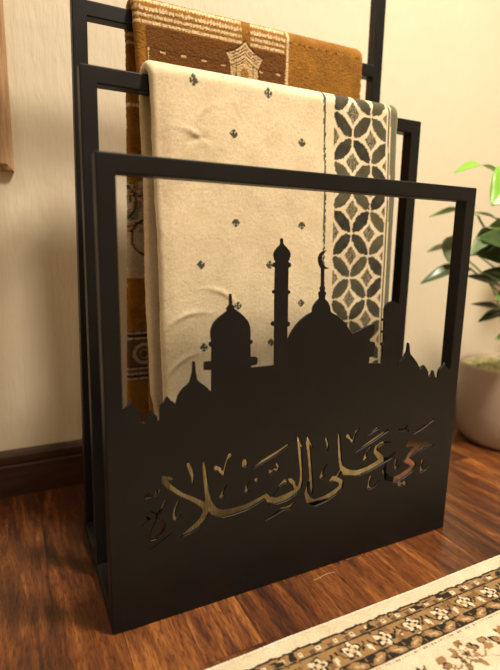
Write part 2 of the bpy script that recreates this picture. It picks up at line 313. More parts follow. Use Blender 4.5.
def letter_loops():
    q = 0.35; x0, y0, x1, y1 = 136.0, 408.0, 442.0, 560.0
    gx = np.arange(x0, x1, q); gy = np.arange(y0, y1, q)
    F = np.full((len(gx), len(gy)), 9.0)
    def stroke(F, k, pts, sign=None):
        P = [(k[0]+a/k[2], k[1]+b/k[2], c/k[2]/2+(0.18 if sign is None else 0)) for a, b, c in pts]
        for (ax, ay, ar), (bx, by, br) in zip(P, P[1:]):
            r = max(ar, br)+3
            i0 = max(0, int((min(ax, bx)-r-x0)/q)); i1 = int((max(ax, bx)+r-x0)/q)+1
            j0 = max(0, int((min(ay, by)-r-y0)/q)); j1 = int((max(ay, by)+r-y0)/q)+1
            X, Y = np.meshgrid(gx[i0:i1], gy[j0:j1], indexing='ij')
            dx, dy = bx-ax, by-ay; L = dx*dx+dy*dy+1e-9
            t = np.clip(((X-ax)*dx+(Y-ay)*dy)/L, 0, 1)
            d = np.hypot(X-ax-t*dx, Y-ay-t*dy)-(ar+(br-ar)*t)
            if sign: F[i0:i1, j0:j1] = np.maximum(F[i0:i1, j0:j1], -d)
            else: F[i0:i1, j0:j1] = np.minimum(F[i0:i1, j0:j1], d)
    for k, pts in strokes: stroke(F, k, pts)
    for k, pts, w in bridges: stroke(F, k, [(a, b, w) for a, b, _ in pts], True)
    seg = {}
    ins = F < 0
    c = ins[:-1, :-1].astype(int)+2*ins[1:, :-1]+4*ins[1:, 1:]+8*ins[:-1, 1:]
    tb = {1: [(3, 0)], 2: [(0, 1)], 3: [(3, 1)], 4: [(1, 2)], 5: [(3, 0), (1, 2)], 6: [(0, 2)], 7: [(3, 2)], 8: [(2, 3)], 9: [(2, 0)], 10: [(0, 1), (2, 3)], 11: [(2, 1)], 12: [(1, 3)], 13: [(1, 0)], 14: [(0, 3)]}
    def ek(i, j, e): return {0: (i, j, 0), 1: (i+1, j, 1), 2: (i, j+1, 0), 3: (i, j, 1)}[e]
    for i, j in zip(*np.nonzero((c > 0) & (c < 15))):
        for a, b in tb[c[i, j]]: seg[ek(i, j, a)] = ek(i, j, b)
    def pt(e):
        i, j, o = e; i2, j2 = (i+1, j) if o == 0 else (i, j+1)
        a, b = F[i, j], F[i2, j2]; t = a/(a-b)
        return (x0+q*(i+t*(i2-i)), y0+q*(j+t*(j2-j)))
    loops = []
    while seg:
        k0 = next(iter(seg)); k = k0; L = []
        while k in seg: n = seg.pop(k); L.append(pt(k)); k = n
        if len(L) > 8: loops.append(L[::2])
    return loops
def panel():
    cu = bpy.data.curves.new('tmp', 'CURVE'); cu.dimensions = '2D'; cu.fill_mode = 'BOTH'; cu.extrude = 0.0020
    def spl(pts):
        s = cu.splines.new('POLY'); s.points.add(len(pts)-1)
        for p_, (a, b) in zip(s.points, pts): p_.co = (a, b, 0, 1)
        s.use_cyclic_u = True
    top = [on_y(a, b, 0.0) for a, b in sky]
    top = [(min(max(a, T-0.002), W-T+0.002), b) for a, b in top]
    top[0] = (T-0.002, top[0][1]); top[-1] = (W-T+0.002, top[-1][1])
    spl([(W-T+0.002, 0.001), (T-0.002, 0.001)]+top)
    for L in letter_loops(): spl([on_y(a, b, 0.0) for a, b in L])
    o = bpy.data.objects.new('tmp', cu); COL.objects.link(o)
    me = bpy.data.meshes.new_from_object(o.evaluated_get(bpy.context.evaluated_depsgraph_get()))
    bpy.data.objects.remove(o); bpy.data.curves.remove(cu)
    # curve lies in XY: stand it up, front at Y = -0.0002
    n = len(me.vertices); co = np.empty(n*3); me.vertices.foreach_get('co', co); co = co.reshape(-1, 3)
    new = np.stack([co[:, 0]-W/2, co[:, 2]+0.0018-0.13, co[:, 1]], 1); me.vertices.foreach_set('co', new.ravel()); me.flip_normals() if False else None
    me.update(); me.name = 'silhouette_panel'
    bm = bmesh.new(); bm.from_mesh(me); bmesh.ops.remove_doubles(bm, verts=bm.verts, dist=1e-6); bmesh.ops.recalc_face_normals(bm, faces=bm.faces); bm.to_mesh(me); bm.free()
    o = obj('silhouette_panel', me, METAL, rack); o['label'] = 'flat panel cut as a mosque skyline above pierced Arabic calligraphy'
    return o
panel()

# ================================================================== DRAPED RUGS
def draped(name, label, group, mat_, yc, half, ztop, zf, zb, th, x0f, x1f, x0b, x1b, skew, col, wr, step=0.0022, fuzz=0.0005, coarse=1, fine=0.0017):
    """a rug folded over a bar. yc bar centre, half centreline half-gap, zf / zb lower ends"""
    b = half*0.8; zc = ztop-th/2-b
    path = []
    zl = list(np.arange(zf, zc-0.085, step))+list(np.arange(zc-0.085, zc-1e-4, min(step, fine)))
    nf = len(zl); na = 34; nb = int((zc-zb)/step)
    for z_ in zl: path.append((yc-half, z_, -1, 0))
    for i in range(na+1):
        a = PI-PI*i/na; ca, sa = math.cos(a), math.sin(a)
        path.append((yc+half*np.sign(ca)*abs(ca)**0.8, zc+b*abs(sa)**0.8, ca, sa))
    for i in range(1, nb+1): path.append((yc+half, zc-(zc-zb)*i/nb, 1, 0))
    P = np.array(path); ns = len(P)
    Lp = np.concatenate([[0], np.cumsum(np.hypot(np.diff(P[:, 0]), np.diff(P[:, 1])))]); back = (P[:, 2] > 0).astype(float)
    k = (np.arange(ns)-nf)/na; blend = np.clip(k, 0, 1)
    x0 = x0f(P[:, 1])*(1-blend)+x0b(P[:, 1])*blend; x1 = x1f(P[:, 1])*(1-blend)+x1b(P[:, 1])*blend
    nrm = np.stack([P[:, 2], P[:, 3]], 1); nrm /= np.linalg.norm(nrm, axis=1)[:, None]
    nu = int((x1[0]-x0[0])/step); r = th/2; ne = 6
    ringp = []
    for i in range(nu+1): ringp.append((i/nu, 0, r, 1))                  # outer face, left to right
    for i in range(1, ne): a = PI/2-PI*i/ne; ringp.append((1, math.cos(a)*r, math.sin(a)*r, 2))
    nc = nu//coarse
    for i in range(nc+1): ringp.append((1-i/nc, 0, -r, 3))
    for i in range(1, ne): a = -PI/2-PI*i/ne; ringp.append((0, math.cos(a)*r, math.sin(a)*r, 4))
    Rg = np.array(ringp); nr = len(Rg)
    X = (x0[:, None]+r)+(x1-x0-2*r)[:, None]*Rg[None, :, 0]+Rg[None, :, 1]
    Z0 = np.repeat(P[:, 1][:, None], nr, 1); side = np.repeat(Rg[None, :, 3], ns, 0)
    sgn = np.repeat(np.where(P[:, 2] < 0, 0, 1)[:, None], nr, 1)
    hang = np.clip((zc-Z0)/0.08, 0, 1)
    wv = wr(X, Z0, sgn)*hang
    off = Rg[None, :, 2]+wv
    Y = P[:, 0][:, None]+nrm[:, 0][:, None]*off; Z = Z0+nrm[:, 1][:, None]*off
    edge = np.abs(Rg[None, :, 1])/r
    fz = (rng.random((ns, nr))-0.5)*2*fuzz
    X = X+fz*edge*1.6+(vnoise(Z0, sgn*3.0+np.zeros_like(X), 60, 3)-0.5)*0.0012*edge
    Y = Y+nrm[:, 0][:, None]*fz*np.sign(Rg[None, :, 2]); Z = Z+nrm[:, 1][:, None]*fz*np.sign(Rg[None, :, 2])
    V = np.stack([X, Y, Z], -1).reshape(-1, 3)
    C = col(X-skew*(ztop-Z0), Z0, side, sgn, X).reshape(-1, 3)
    i = np.arange(ns-1)[:, None]; j = np.arange(nr)[None, :]; j2 = (j+1) % nr
    F = np.stack([i*nr+j, i*nr+j2, (i+1)*nr+j2, (i+1)*nr+j], -1).reshape(-1, 4)
    ctr = Vector((float((x0[0]+x1[0])/2), yc, ztop-th)); V = V-np.array(ctr)
    faces = F.tolist()+[list(range(nr))[::-1], list(range((ns-1)*nr, ns*nr))]
    me = bpy.data.meshes.new(name); me.from_pydata(V.tolist(), [], faces); me.update()
    ca = me.color_attributes.new('weave', 'FLOAT_COLOR', 'POINT')
    ca.data.foreach_set('color', np.concatenate([C, np.ones((len(C), 1))], 1).astype(np.float32).ravel())
    o = obj(name, me, mat_, None, ctr); smooth(o)
    bm = bmesh.new(); bm.from_mesh(me); bmesh.ops.recalc_face_normals(bm, faces=bm.faces); bm.to_mesh(me); bm.free()
    return tag(o, label, 'rug', group)

CREAM = (0.81, 0.69, 0.475); DKGR = (0.022, 0.021, 0.016); OLIV = (0.115, 0.108, 0.058)
def col_beige(x, z, side, sgn, xr):
    c = np.empty(x.shape+(3,)); c[:] = CREAM
    c *= (0.93+0.10*vnoise(x, z, 25, 5, 3))[..., None]
    jx = x+(vnoise(x, z, 260, 8)-0.5)*0.0022; jz = z+(vnoise(x, z, 260, 9)-0.5)*0.0022
    # small dark rosettes on a staggered grid
    dx, dz = 0.0577, 0.0622
    a = (jx-0.1500)/dx; b = (0.7215-jz)/dz; ib = np.round(b); ia = np.round((a-ib % 2)/2)*2+ib % 2
    u = (a-ia)*dx+(x-jx)*0.9; v = (b-ib)*dz+(jz-z)*0.9; rr = np.hypot(u, v); th = np.arctan2(v, u)
    pet = rr < 0.0058+0.0007*np.cos(4*th)
    hole = np.hypot(np.abs(u)-0.0022, np.abs(v)-0.0022) < 0.0007
    ok = (x < 0.355) & (x > 0.12) & ((ia+ib) % 2 == 0)
    paint(c, pet & ~hole & ok, (0.075, 0.08, 0.05))
    # border band
    paint(c, (np.abs(jx-0.3655) < 0.0019), (0.085, 0.095, 0.055))
    q = 0.0375; ax, az = 0.4200, 0.6760
    U = (jx-ax)/q; V = (jz-az)/q; band = (x > 0.3830) & (x < 0.4900)
    s1, s2 = (U+V)/2, (U-V)/2                                  # node lattice: integer s1, s2
    d = math.sqrt(2)*q
    for (A, B, ph) in ((s1, s2, 0), (s2, s1, 1)):
        fa = A-np.floor(A)-0.5; fb = B-np.round(B)
        w = 0.195*(1-(np.abs(fa)/0.46)**2.8)
        m = (np.abs(fb) < w) & band & (np.abs(fa) < 0.445)
        hue = np.sin(np.floor(A)*12.9+np.round(B)*78.2+ph*4.1)*0.5+0.5
        hue = np.clip(hue*0.7+0.45*vnoise(x, z, 90, 21)-0.15, 0, 1)[..., None]
        colr = np.array(DKGR)*(1-hue)+np.array(OLIV)*hue
        c[:] = np.where(m[..., None], colr, c)
    ca, cb = s1-np.floor(s1)-0.5, s2-np.floor(s2)-0.5
    dia = (np.abs(ca)+np.abs(cb) < 0.5) & (np.abs(ca+cb)*1.0+np.abs(ca-cb)*0.78 < 0.34) & band
    hatch = (np.sin(jx*2*PI/0.0022) > -0.6) & (np.sin(jz*2*PI/0.0034+jx*400) > -0.75)
    paint(c, dia & hatch, (0.085, 0.085, 0.055)); paint(c, dia & ~hatch, (0.30, 0.25, 0.16))
    paint(c, (x > 0.4935) & (x < 0.4965), (0.085, 0.09, 0.055))
    g = x > 0.4990
    ridge = 0.75+0.25*np.sin(x*2*PI/0.0042)
    gcol = np.array((0.20, 0.195, 0.125))*ridge[..., None]
    c[:] = np.where(g[..., None], gcol, c)
    # ribbed gold end band of the rug
    rib = 0.72+0.38*(np.sin(x*2*PI/0.0052+1.5*np.sin(z*90)) > -0.2)
    c[:] = np.where((z < 0.168)[..., None], np.array((0.50, 0.34, 0.13))*(rib*(0.8+0.4*vnoise(x, z, 120, 77)))[..., None], c)
    inner = (side == 3)
    c[inner] = np.array((0.66, 0.57, 0.42))
    return c*np.clip(0.95+0.1*vnoise(x, z, 500, 31), 0, 2)[..., None]
def wr_beige(x, z, s):
    a = (vnoise(x, z, 6, 41, 2)-0.5)*0.007+(vnoise(x, z*0.4, 17, 43, 1)-0.5)*0.0016
    a = a-np.where(s == 0, 0.0035*np.exp(-((x-0.10)/0.014)**2*np.sign(x-0.10)*(x > 0.10))*(x < 0.16), 0)
    # a few soft creases pressed into the front
    for cx, cz, an, L, h in ((0.165, 0.685, 0.7, 0.035, 0.0014), (0.15, 0.655, -0.4, 0.018, 0.0016), (0.158, 0.648, 0.2, 0.016, -0.0014), (0.215, 0.70, -0.9, 0.018, 0.0009), (0.14, 0.40, 0.3, 0.03, 0.0012), (0.2, 0.43, -0.5, 0.03, 0.0012), (0.13, 0.33, 0.6, 0.03, 0.0012)):
        u = (x-cx)*math.cos(an)+(z-cz)*math.sin(an); v = -(x-cx)*math.sin(an)+(z-cz)*math.cos(an)
        a = a+1.0*h*np.exp(-(u/L)**2-((v+u*u*8)/0.0042)**2)
    return a
interp = lambda zs, xs: (lambda z: np.interp(z, zs, xs))
BEIGE = m_pile('cream_cotton_pile', 0.45, (1, 0.92, 0.75), 0.9, 420, 0.0005, 0.25, 0.88)
draped('prayer_rug', 'cream folded rug with dark rosettes and a green petal border on the middle bar', None, BEIGE,
       0.1341, 0.0200, 0.7435, 0.045, 0.075, 0.0135,
       interp([0.04, 0.25, 0.36, 0.51, 0.59, 0.70, 0.735, 0.745], [0.108, 0.1055, 0.1030, 0.1003, 0.0965, 0.0925, 0.0895, 0.087]), interp([0.04, 0.14, 0.35, 0.53, 0.74], [0.545, 0.539, 0.531, 0.523, 0.518]),
       interp([0.04, 0.23, 0.27, 0.42, 0.59, 0.7], [0.106, 0.1030, 0.0950, 0.0900, 0.0900, 0.0870]), interp([0.04, 0.74], [0.512, 0.514]),
       0.045, col_beige, wr_beige, 0.0017, 0.00018, 3)

GOLD = (0.31, 0.138, 0.018); TAN = (0.66, 0.47, 0.25); DKB = (0.05, 0.020, 0.008)
def seg_d(x, z, a, b):
    dx, dz = b[0]-a[0], b[1]-a[1]; L = dx*dx+dz*dz
    t = np.clip(((x-a[0])*dx+(z-a[1])*dz)/L, 0, 1); return np.hypot(x-a[0]-t*dx, z-a[1]-t*dz)
def inpoly(x, z, P):
    r = np.zeros(x.shape, bool); n = len(P)
    for i in range(n):
        (ax, az), (bx, bz) = P[i], P[(i+1) % n]
        if az == bz: continue
        m = ((az > z) != (bz > z)) & (x < (bx-ax)*(z-az)/(bz-az)+ax); r ^= m
    return r
def beads(c, x, z, zc, h=0.0025, p=0.0052, col=(0.74, 0.58, 0.36), along='x', ph=0.0):
    a, b = (x, z) if along == 'x' else (z, x)
    m = (np.abs(b-zc) < h*(0.62+0.38*np.abs(np.sin((a+ph)*PI/p))))
    paint(c, m, col)
    paint(c, m & (np.abs(np.sin((a+ph)*PI/p)) < 0.16), (0.40, 0.25, 0.10)); return m
def col_brown(x, z, side, sgn, xr):
    c = np.empty(x.shape+(3,)); c[:] = GOLD
    n = vnoise(x, z, 40, 61, 3)
    c *= (0.78+0.44*n)[..., None]
    jx = x+(vnoise(x, z, 300, 8)-0.5)*0.0005; jz = z+(vnoise(x, z, 300, 9)-0.5)*0.0005
    front = (sgn == 0) & (side != 3)
    cc = c.copy()
    # darker clipped field inside the beaded frame
    paint(cc, (z < 0.8265) & (x > 0.118) & (x < 0.362), (0.15, 0.058, 0.010))
    rows = np.zeros_like(c); 
    for i, zr in enumerate((0.8585, 0.8495, 0.8405, 0.8315)):
        q = cc.copy(); beads(q, jx, jz, zr, ph=0.0026*(i % 2))
        m = ((x < 0.278) | ((x > 0.294) & (x < 0.360)))
        cc = np.where(m[..., None], q, cc)
    q = cc.copy(); beads(q, jx, jz, 0.366, 0.0026, along='z'); cc = np.where((z < 0.862)[..., None], q, cc)
    # stepped line under the field
    paint(cc, (np.abs(jz-0.7965) < 0.0009) & (x > 0.118) & (x < 0.36), DKB)
    paint(cc, (np.abs(jz-0.7925-0.001*np.sin(x*150)) < 0.0012) & (x > 0.118) & (x < 0.36) & (np.sin(x*2*PI/0.034) > 0.72), TAN)
    paint(cc, (np.abs(jx-0.1215) < 0.0009) & (z < 0.797), TAN)
    # niche motif: nested chevrons over a little arch
    X0 = 0.2845; d = np.abs(jx-X0)
    out = [(X0, 0.834), (X0+0.008, 0.8255), (X0+0.018, 0.8175), (X0+0.034, 0.812), (X0+0.029, 0.804), (X0+0.0255, 0.795), (X0+0.0255, 0.72), (X0-0.0255, 0.72), (X0-0.0255, 0.795), (X0-0.029, 0.804), (X0-0.034, 0.812), (X0-0.018, 0.8175), (X0-0.008, 0.8255)]
    m = inpoly(jx, jz, out); big = inpoly(X0+(jx-X0)*0.94, 0.834+(jz-0.834)*0.94-0.001, [(a, b+0.0022) for a, b in out])
    paint(cc, big & ~m, DKB); paint(cc, m, TAN)
    lev = jz+0.017*(d/0.027)**0.75
    for q0 in (0.8275, 0.8225, 0.8175, 0.8105): paint(cc, m & (np.abs(lev-q0) < 0.0009) & (d < 0.0255), DKB)
    paint(cc, m & (np.abs(d-0.0155) < 0.0009) & (lev < 0.8105), DKB)
    paint(cc, m & (np.sin(jz*2*PI/0.0052) > 0.75) & (d > 0.0165), (0.42, 0.27, 0.13))
    paint(cc, m & (np.sin(jz*2*PI/0.0052) > 0.8) & (d < 0.0145) & (z < 0.806), (0.42, 0.27, 0.13))
    arch = (np.hypot(jx-X0, jz-0.785) < 0.0075) | ((d < 0.0075) & (z < 0.785)); paint(cc, arch, (0.34, 0.18, 0.04)); paint(cc, m & (np.abs(lev-0.8105+0.0045) < 0.0006) & (d < 0.015), DKB)
    c = np.where(front[..., None], cc, c)
    # lower bands, woven through: seen on the inner layer and along the folded left edge
    def lower(c):
        fl = (z < 0.605) & (z > 0.447)
        nz = vnoise(xr*1.0, z, 75, 71, 2); n2 = vnoise(xr, z, 60, 77, 2); n3 = vnoise(xr, z, 110, 79, 1)
        paint(c, fl, (0.55, 0.45, 0.32))
        up = fl & (z > 0.52)
        paint(c, up & (n3 > 0.60), (0.40, 0.26, 0.08)); paint(c, up & (n3 < 0.30), (0.22, 0.24, 0.14)); paint(c, up & (np.abs(n2-0.35) < 0.05), (0.42, 0.16, 0.09))
        paint(c, up & (np.abs(nz-0.5) < 0.035), DKB)
        rr = np.hypot(xr-0.128, z-0.512); paint(c, fl & (np.abs(rr-0.030) < 0.0016), DKB)
        rr = np.hypot(xr-0.075, z-0.570); paint(c, fl & (np.abs(rr-0.032) < 0.0016), DKB)
        paint(c, (z <= 0.447) & (z > 0.443), TAN)
        for zr in (0.347, 0.338, 0.283, 0.274, 0.265):
            paint(c, np.abs(z-zr) < 0.0042, DKB)
            q = c.copy(); beads(q, xr, z, zr, 0.0024, 0.0075, (0.50, 0.40, 0.33)); c[:] = q
        md = (z < 0.332) & (z > 0.288); paint(c, md, (0.13, 0.075, 0.035))
        rr = np.hypot((xr-0.116), (z-0.310)*1.0)
        paint(c, md & (np.abs(rr-0.017) < 0.0030), (0.50, 0.40, 0.30)); paint(c, md & (np.abs(rr-0.008) < 0.0014), (0.35, 0.24, 0.15))
        for zr in (0.826, 0.814, 0.722): q = c.copy(); beads(q, xr, z, zr, 0.0028); c[:] = q
        return c
    inn = (side == 3) | (sgn == 1)
    lo = lower(c.copy()); c = np.where(inn[..., None], lo, c)
    le = (sgn == 0) & (xr < 0.118) & (z < 0.60) & ~inn
    le2 = c.copy(); paint(le2, (z > 0.40) & (vnoise(xr, z, 130, 90) > 0.42), (0.58, 0.45, 0.34)); paint(le2, (z > 0.40) & (vnoise(xr, z, 150, 93) < 0.3), (0.36, 0.12, 0.06))
    c = np.where(le[..., None], le2, c)
    return c*np.clip(0.82+0.36*vnoise(x, z, 480, 33), 0, 2)[..., None]
def wr_brown(x, z, s): return (vnoise(x, z, 8, 51, 2)-0.5)*0.004
BROWN = m_pile('golden_brown_velvet_pile', 0.35, (1, 0.65, 0.25), 0.85, 500, 0.0015)
draped('prayer_rug', 'golden-brown velvet prayer rug with beaded stripes and a niche motif over the back crossbar', None, BROWN,
       D2+T/2, 0.0212, 0.872, 0.05, 0.035, 0.0150,
       interp([0.1, 0.4, 0.6, 0.72, 0.78, 0.87], [0.114, 0.112, 0.111, 0.108, 0.103, 0.098]), interp([0.1, 0.87], [0.525, 0.531]),
       interp([0.1, 0.2, 0.4, 0.6, 0.8], [0.082, 0.084, 0.089, 0.0945, 0.0975]), interp([0.1, 0.87], [0.520, 0.528]),
       0.0, col_brown, wr_brown, 0.0014, 0.0006, 2, 0.0011)

# ================================================================== THE FLOOR RUG
def floor_rug():
    q = 0.00125; ye = -0.103; xa, xb, dep = -0.30, 1.25, 0.42
    # finer cells where the photo looks, coarser outside
    xs = np.concatenate([np.arange(xa, 0.04, 0.005), np.arange(0.04, 0.66, q), np.arange(0.66, xb, 0.005)])
    vs = np.concatenate([np.arange(0, 0.17, q), np.arange(0.17, dep, 0.004)])
    X, Vv = np.meshgrid(xs, vs, indexing='ij')
    k = 0.0015; n1 = vnoise(X, Vv, 90, 1)-0.5
    X = X.copy()
    kx = np.floor(X/k)*k+k/2; kv = np.floor(Vv/k)*k+k/2         # knots
    jx = kx; jv = kv+(vnoise(X, Vv, 330, 3)-0.5)*0.0006
    c = np.empty(X.shape+(3,)); c[:] = (0.62, 0.53, 0.38); Dk = (0.018, 0.014, 0.010); TN = (0.29, 0.17, 0.07); TN2 = (0.19, 0.10, 0.038); CR = (0.66, 0.56, 0.40)
    paint(c, Vv < 0.0075, (0.74, 0.66, 0.50)); paint(c, (Vv < 0.0075) & (np.sin(X*2*PI/0.0045) > 0.5), (0.60, 0.51, 0.36))
    wob = np.round((0.0008*np.sin(kx*2*PI/0.043)+0.0006*np.sin(kx*2*PI/0.0187))/0.0007)*0.0007
    A = (jv > 0.0285+wob) & (jv < 0.0435); paint(c, A, TN)
    t = (kx % 0.026)/0.026; s = np.sin(kx*2*PI/0.026)
    paint(c, A & (np.abs(jv-0.037-0.0022*s) < 0.0030) & (t > 0.15) & (t < 0.45), (0.12, 0.07, 0.035))
    paint(c, A & (np.abs(jv-0.036) < 0.0036) & (t > 0.55) & (t < 0.8), CR)
    paint(c, A & (np.hypot((t-0.675)*0.026, jv-0.036) < 0.0015), TN2)
    paint(c, A & (vnoise(kx, kv, 110, 5) > 0.66) & (np.abs(jv-0.036) < 0.0045), Dk)
    paint(c, np.abs(jv-0.0280-wob) < 0.0021, Dk)
    paint(c, np.abs(jv-0.0440-0.4*wob) < 0.0016, Dk)
    B = (jv > 0.0455) & (jv < 0.0715); paint(c, B, TN)
    P = 0.050; t = (kx+0.014) % P - P/2; par = np.floor((kx+0.014)/P) % 2; vb = jv-0.0585+np.where(par > 0, 0.001, -0.001)
    rr = np.hypot(t/1.15, vb); th = np.arctan2(vb, t)
    paint(c, B & (rr < 0.0098+0.0024*np.cos(5*th+par)), CR)
    paint(c, B & (np.abs(rr-0.0100-0.0022*np.cos(5*th+par)) < 0.0016) & (np.sin(3*th+par*2) > -0.5), Dk)
    paint(c, B & (rr < 0.0048), (0.50, 0.34, 0.17)); paint(c, B & (np.abs(rr-0.0052) < 0.0013) & (np.cos(4*th) > -0.2), Dk); paint(c, B & (rr < 0.0018), CR)
    t2 = (kx+0.014+P/2) % P - P/2
    paint(c, B & (np.abs(np.abs(t2)-0.0035-np.clip(vb+0.004, 0, 1)*0.8) < 0.0017) & (np.abs(vb) < 0.007), Dk)
    paint(c, B & (np.abs(t2) < 0.003) & (vb > 0.001) & (vb < 0.009), CR)
    paint(c, B & (vnoise(kx, kv, 120, 15) > 0.74) & (rr > 0.013), TN2)
    G = (jv > 0.0720+0.6*wob) & (jv < 0.0900); paint(c, G, Dk)
    P2 = 0.030; t = (kx % P2)-P2/2; par = np.floor(kx/P2) % 2; vb = (jv-0.0812)*np.where(par > 0, 1, -1)
    leaf = (np.abs(vb+0.30*t-0.0006) < 0.0064*(1-(np.abs(t)/0.0130)**2)); paint(c, G & leaf, TN)
    paint(c, G & leaf & (np.abs(vb+0.3*t) < 0.0016) & (np.abs(t) < 0.006), (0.50, 0.36, 0.2)); paint(c, G & leaf & (np.abs(t-vb*0.9) < 0.0007) & (np.abs(vb) > 0.002), Dk)
    paint(c, G & (np.hypot(np.abs(t)-0.0135, vb-0.004) < 0.0022), TN2)
    paint(c, (np.abs(jv-0.0925) < 0.0012) & (np.sin(kx*2*PI/0.005) > -0.2), TN2)
    Fd = jv > 0.0945; paint(c, Fd, (0.62, 0.52, 0.37))
    nA = vnoise(kx, kv, 38, 25, 2); nB = vnoise(kx, kv, 55, 29, 2); ff = Fd & (jv > 0.102)
    for fx_, fv_, fr_, ph_ in [(0.10+0.072*i, 0.122+0.010*(i % 2), 0.021+0.003*(i % 3), i*1.3) for i in range(-5, 16)]+[(0.15+0.098*i, 0.168+0.02*(i % 2), 0.024, i*2.1) for i in range(-3, 11)]+[(0.09+0.11*i, 0.235+0.02*(i % 2), 0.028, i*1.7) for i in range(-3, 10)]+[(0.12+0.12*i, 0.33+0.02*(i % 2), 0.034, i*.7) for i in range(-3, 9)]:
        dx_, dv_ = kx-fx_, jv-fv_; r1 = np.hypot(dx_, dv_); t1 = np.arctan2(dv_, dx_)+ph_
        R1 = fr_*(0.72+0.24*np.cos(5*t1)+0.14*np.cos(11*t1)+0.12*np.sin(7*t1)); q1 = r1/R1
        paint(c, ff & (q1 < 1), TN); paint(c, ff & (q1 > 0.88) & (q1 < 1.08) & (np.sin(2*t1+ph_) > -0.2), Dk); paint(c, ff & (q1 < 0.66), CR)
        paint(c, ff & (np.abs(q1-0.62) < 0.09) & (np.cos(5*t1) > -0.3), TN2); paint(c, ff & (q1 < 0.30), TN2); paint(c, ff & (r1 < 0.0022), Dk)
        vine = np.abs(dv_-0.008*np.sin(dx_*150+ph_)-0.004) < 0.0012; paint(c, ff & vine & (q1 > 1.05) & (np.abs(dx_) < 0.045), TN2)
        bud = np.hypot(np.abs(dx_)-0.036, (dv_+0.007)*1.6); paint(c, ff & (bud < 0.0075), TN); paint(c, ff & (bud < 0.0075) & (bud > 0.0055) & (dx_ > 0), Dk)
    c *= (0.9+0.2*rng.random(X.shape))[..., None]
    wavy = (vnoise(X, Vv*0, 9, 101, 2)-0.5)*0.005+(rng.random(X.shape)-0.5)*0.0006
    Y = ye-Vv+wavy*np.clip(1-Vv/0.05, 0, 1)+0.0015
    Z = 0.0078*np.clip(Vv/0.0035, 0.08, 1)**0.5+np.where(Vv > 0.0075, 0.0012, 0)+(rng.random(X.shape)-0.5)*0.0009+0.0016*(vnoise(X, Vv, 9, 104, 2)-0.5)+np.where(Vv > 0.028, 0.0006, 0)
    nx, nv = X.shape; V = np.stack([X, Y, Z], -1).reshape(-1, 3)
    i = np.arange(nx-1)[:, None]; j = np.arange(nv-1)[None, :]
    F = np.stack([i*nv+j, i*nv+j+1, (i+1)*nv+j+1, (i+1)*nv+j], -1).reshape(-1, 4).tolist()
    # rim and underside
    rim = [i_*nv for i_ in range(nx)]+[(nx-1)*nv+j_ for j_ in range(1, nv)]+[i_*nv+nv-1 for i_ in range(nx-2, -1, -1)]+[j_ for j_ in range(nv-2, 0, -1)]
    base = len(V); low = V[rim].copy(); low[:, 2] = 0.0002; V2 = np.concatenate([V, low]); n = len(rim)
    F += [[rim[a], rim[(a+1) % n], base+(a+1) % n, base+a] for a in range(n)]+[[base+a for a in range(n)]]
    C = np.concatenate([c.reshape(-1, 3), np.tile((0.5, 0.42, 0.3), (n, 1))])
    ctr = np.array(((xa+xb)/2, ye-dep/2, 0.0)); V2 = V2-ctr
    me = bpy.data.meshes.new('floor_rug'); me.from_pydata(V2.tolist(), [], F); me.update()
    ca = me.color_attributes.new('weave', 'FLOAT_COLOR', 'POINT')
    ca.data.foreach_set('color', np.concatenate([C, np.ones((len(C), 1))], 1).astype(np.float32).ravel())
    o = obj('floor_rug', me, m_pile('cream_and_tan_wool_pile', 0.2, (1, 0.9, 0.75), 0.9, 800, 0.0018), None, ctr.tolist())
    bm = bmesh.new(); bm.from_mesh(me); bmesh.ops.recalc_face_normals(bm, faces=bm.faces); bm.to_mesh(me); bm.free()
    smooth(o); return tag(o, 'cream and tan patterned floor rug with black outlined border in front of the rack', 'rug')
floor_rug()

# ================================================================== POTTED PLANT
PC = Vector((1.088, 0.238, 0))
plant = empty('potted_plant', PC, 'leafy green plant in a wide ribbed blush ceramic pot beside the rack', 'plant')
def lathe(prof, n=160, rib=0.0):
    bm = bmesh.new(); rows = []
    for r, z, k in prof:
        rows.append([bm.verts.new(((r+rib*k*math.cos(i*PI))*math.cos(2*PI*i/n), (r+rib*k*math.cos(i*PI))*math.sin(2*PI*i/n), z)) for i in range(n)])
    for a, b in zip(rows, rows[1:]):
        for i in range(n): bm.faces.new([a[i], a[(i+1) % n], b[(i+1) % n], b[i]])
    bm.faces.new(rows[0][::-1]); bm.faces.new(rows[-1]); return bm
POT = m_plain('blush_ceramic', (0.46, 0.35, 0.27), 0.55, 200)
o = obj('pot', lathe([(0.098, 0.0, 0), (0.110, 0.004, 0), (0.122, 0.02, .5), (0.128, 0.045, 1), (0.131, 0.09, 1), (0.132, 0.15, 1), (0.132, 0.198, 1), (0.132, 0.204, 0), (0.131, 0.209, 0), (0.129, 0.210, 0), (0.126, 0.208, 0), (0.124, 0.19, 0), (0.118, 0.15, 0)], 220, 0.0007), POT, plant); smooth(o)
def soil():
    bm = bmesh.new(); R_ = 0.1225; n = 64; rows = []
    c = bm.verts.new((0, 0, 0.207))
    for a in range(1, 16):
        r = R_*a/15
        rows.append([bm.verts.new((r*math.cos(2*PI*i/n), r*math.sin(2*PI*i/n), 0.200+0.007*(1-a/15)+random.uniform(-.0035, .0035)*(a < 15))) for i in range(n)])
    for i in range(n): bm.faces.new([c, rows[0][i], rows[0][(i+1) % n]])
    for a, b in zip(rows, rows[1:]):
        for i in range(n): bm.faces.new([a[i], b[i], b[(i+1) % n], a[(i+1) % n]])
    return bm
mm, nt, b = mat('pale_moss_and_gravel'); S(nt, b, Base_Color=ramp(nt, noise(nt, coords(nt), 70, 4), [(0.35, (0.16, 0.15, 0.05)), (0.5, (0.36, 0.33, 0.14)), (0.65, (0.55, 0.50, 0.30))]), Roughness=0.9)
smooth(obj('topsoil', soil(), mm, plant))
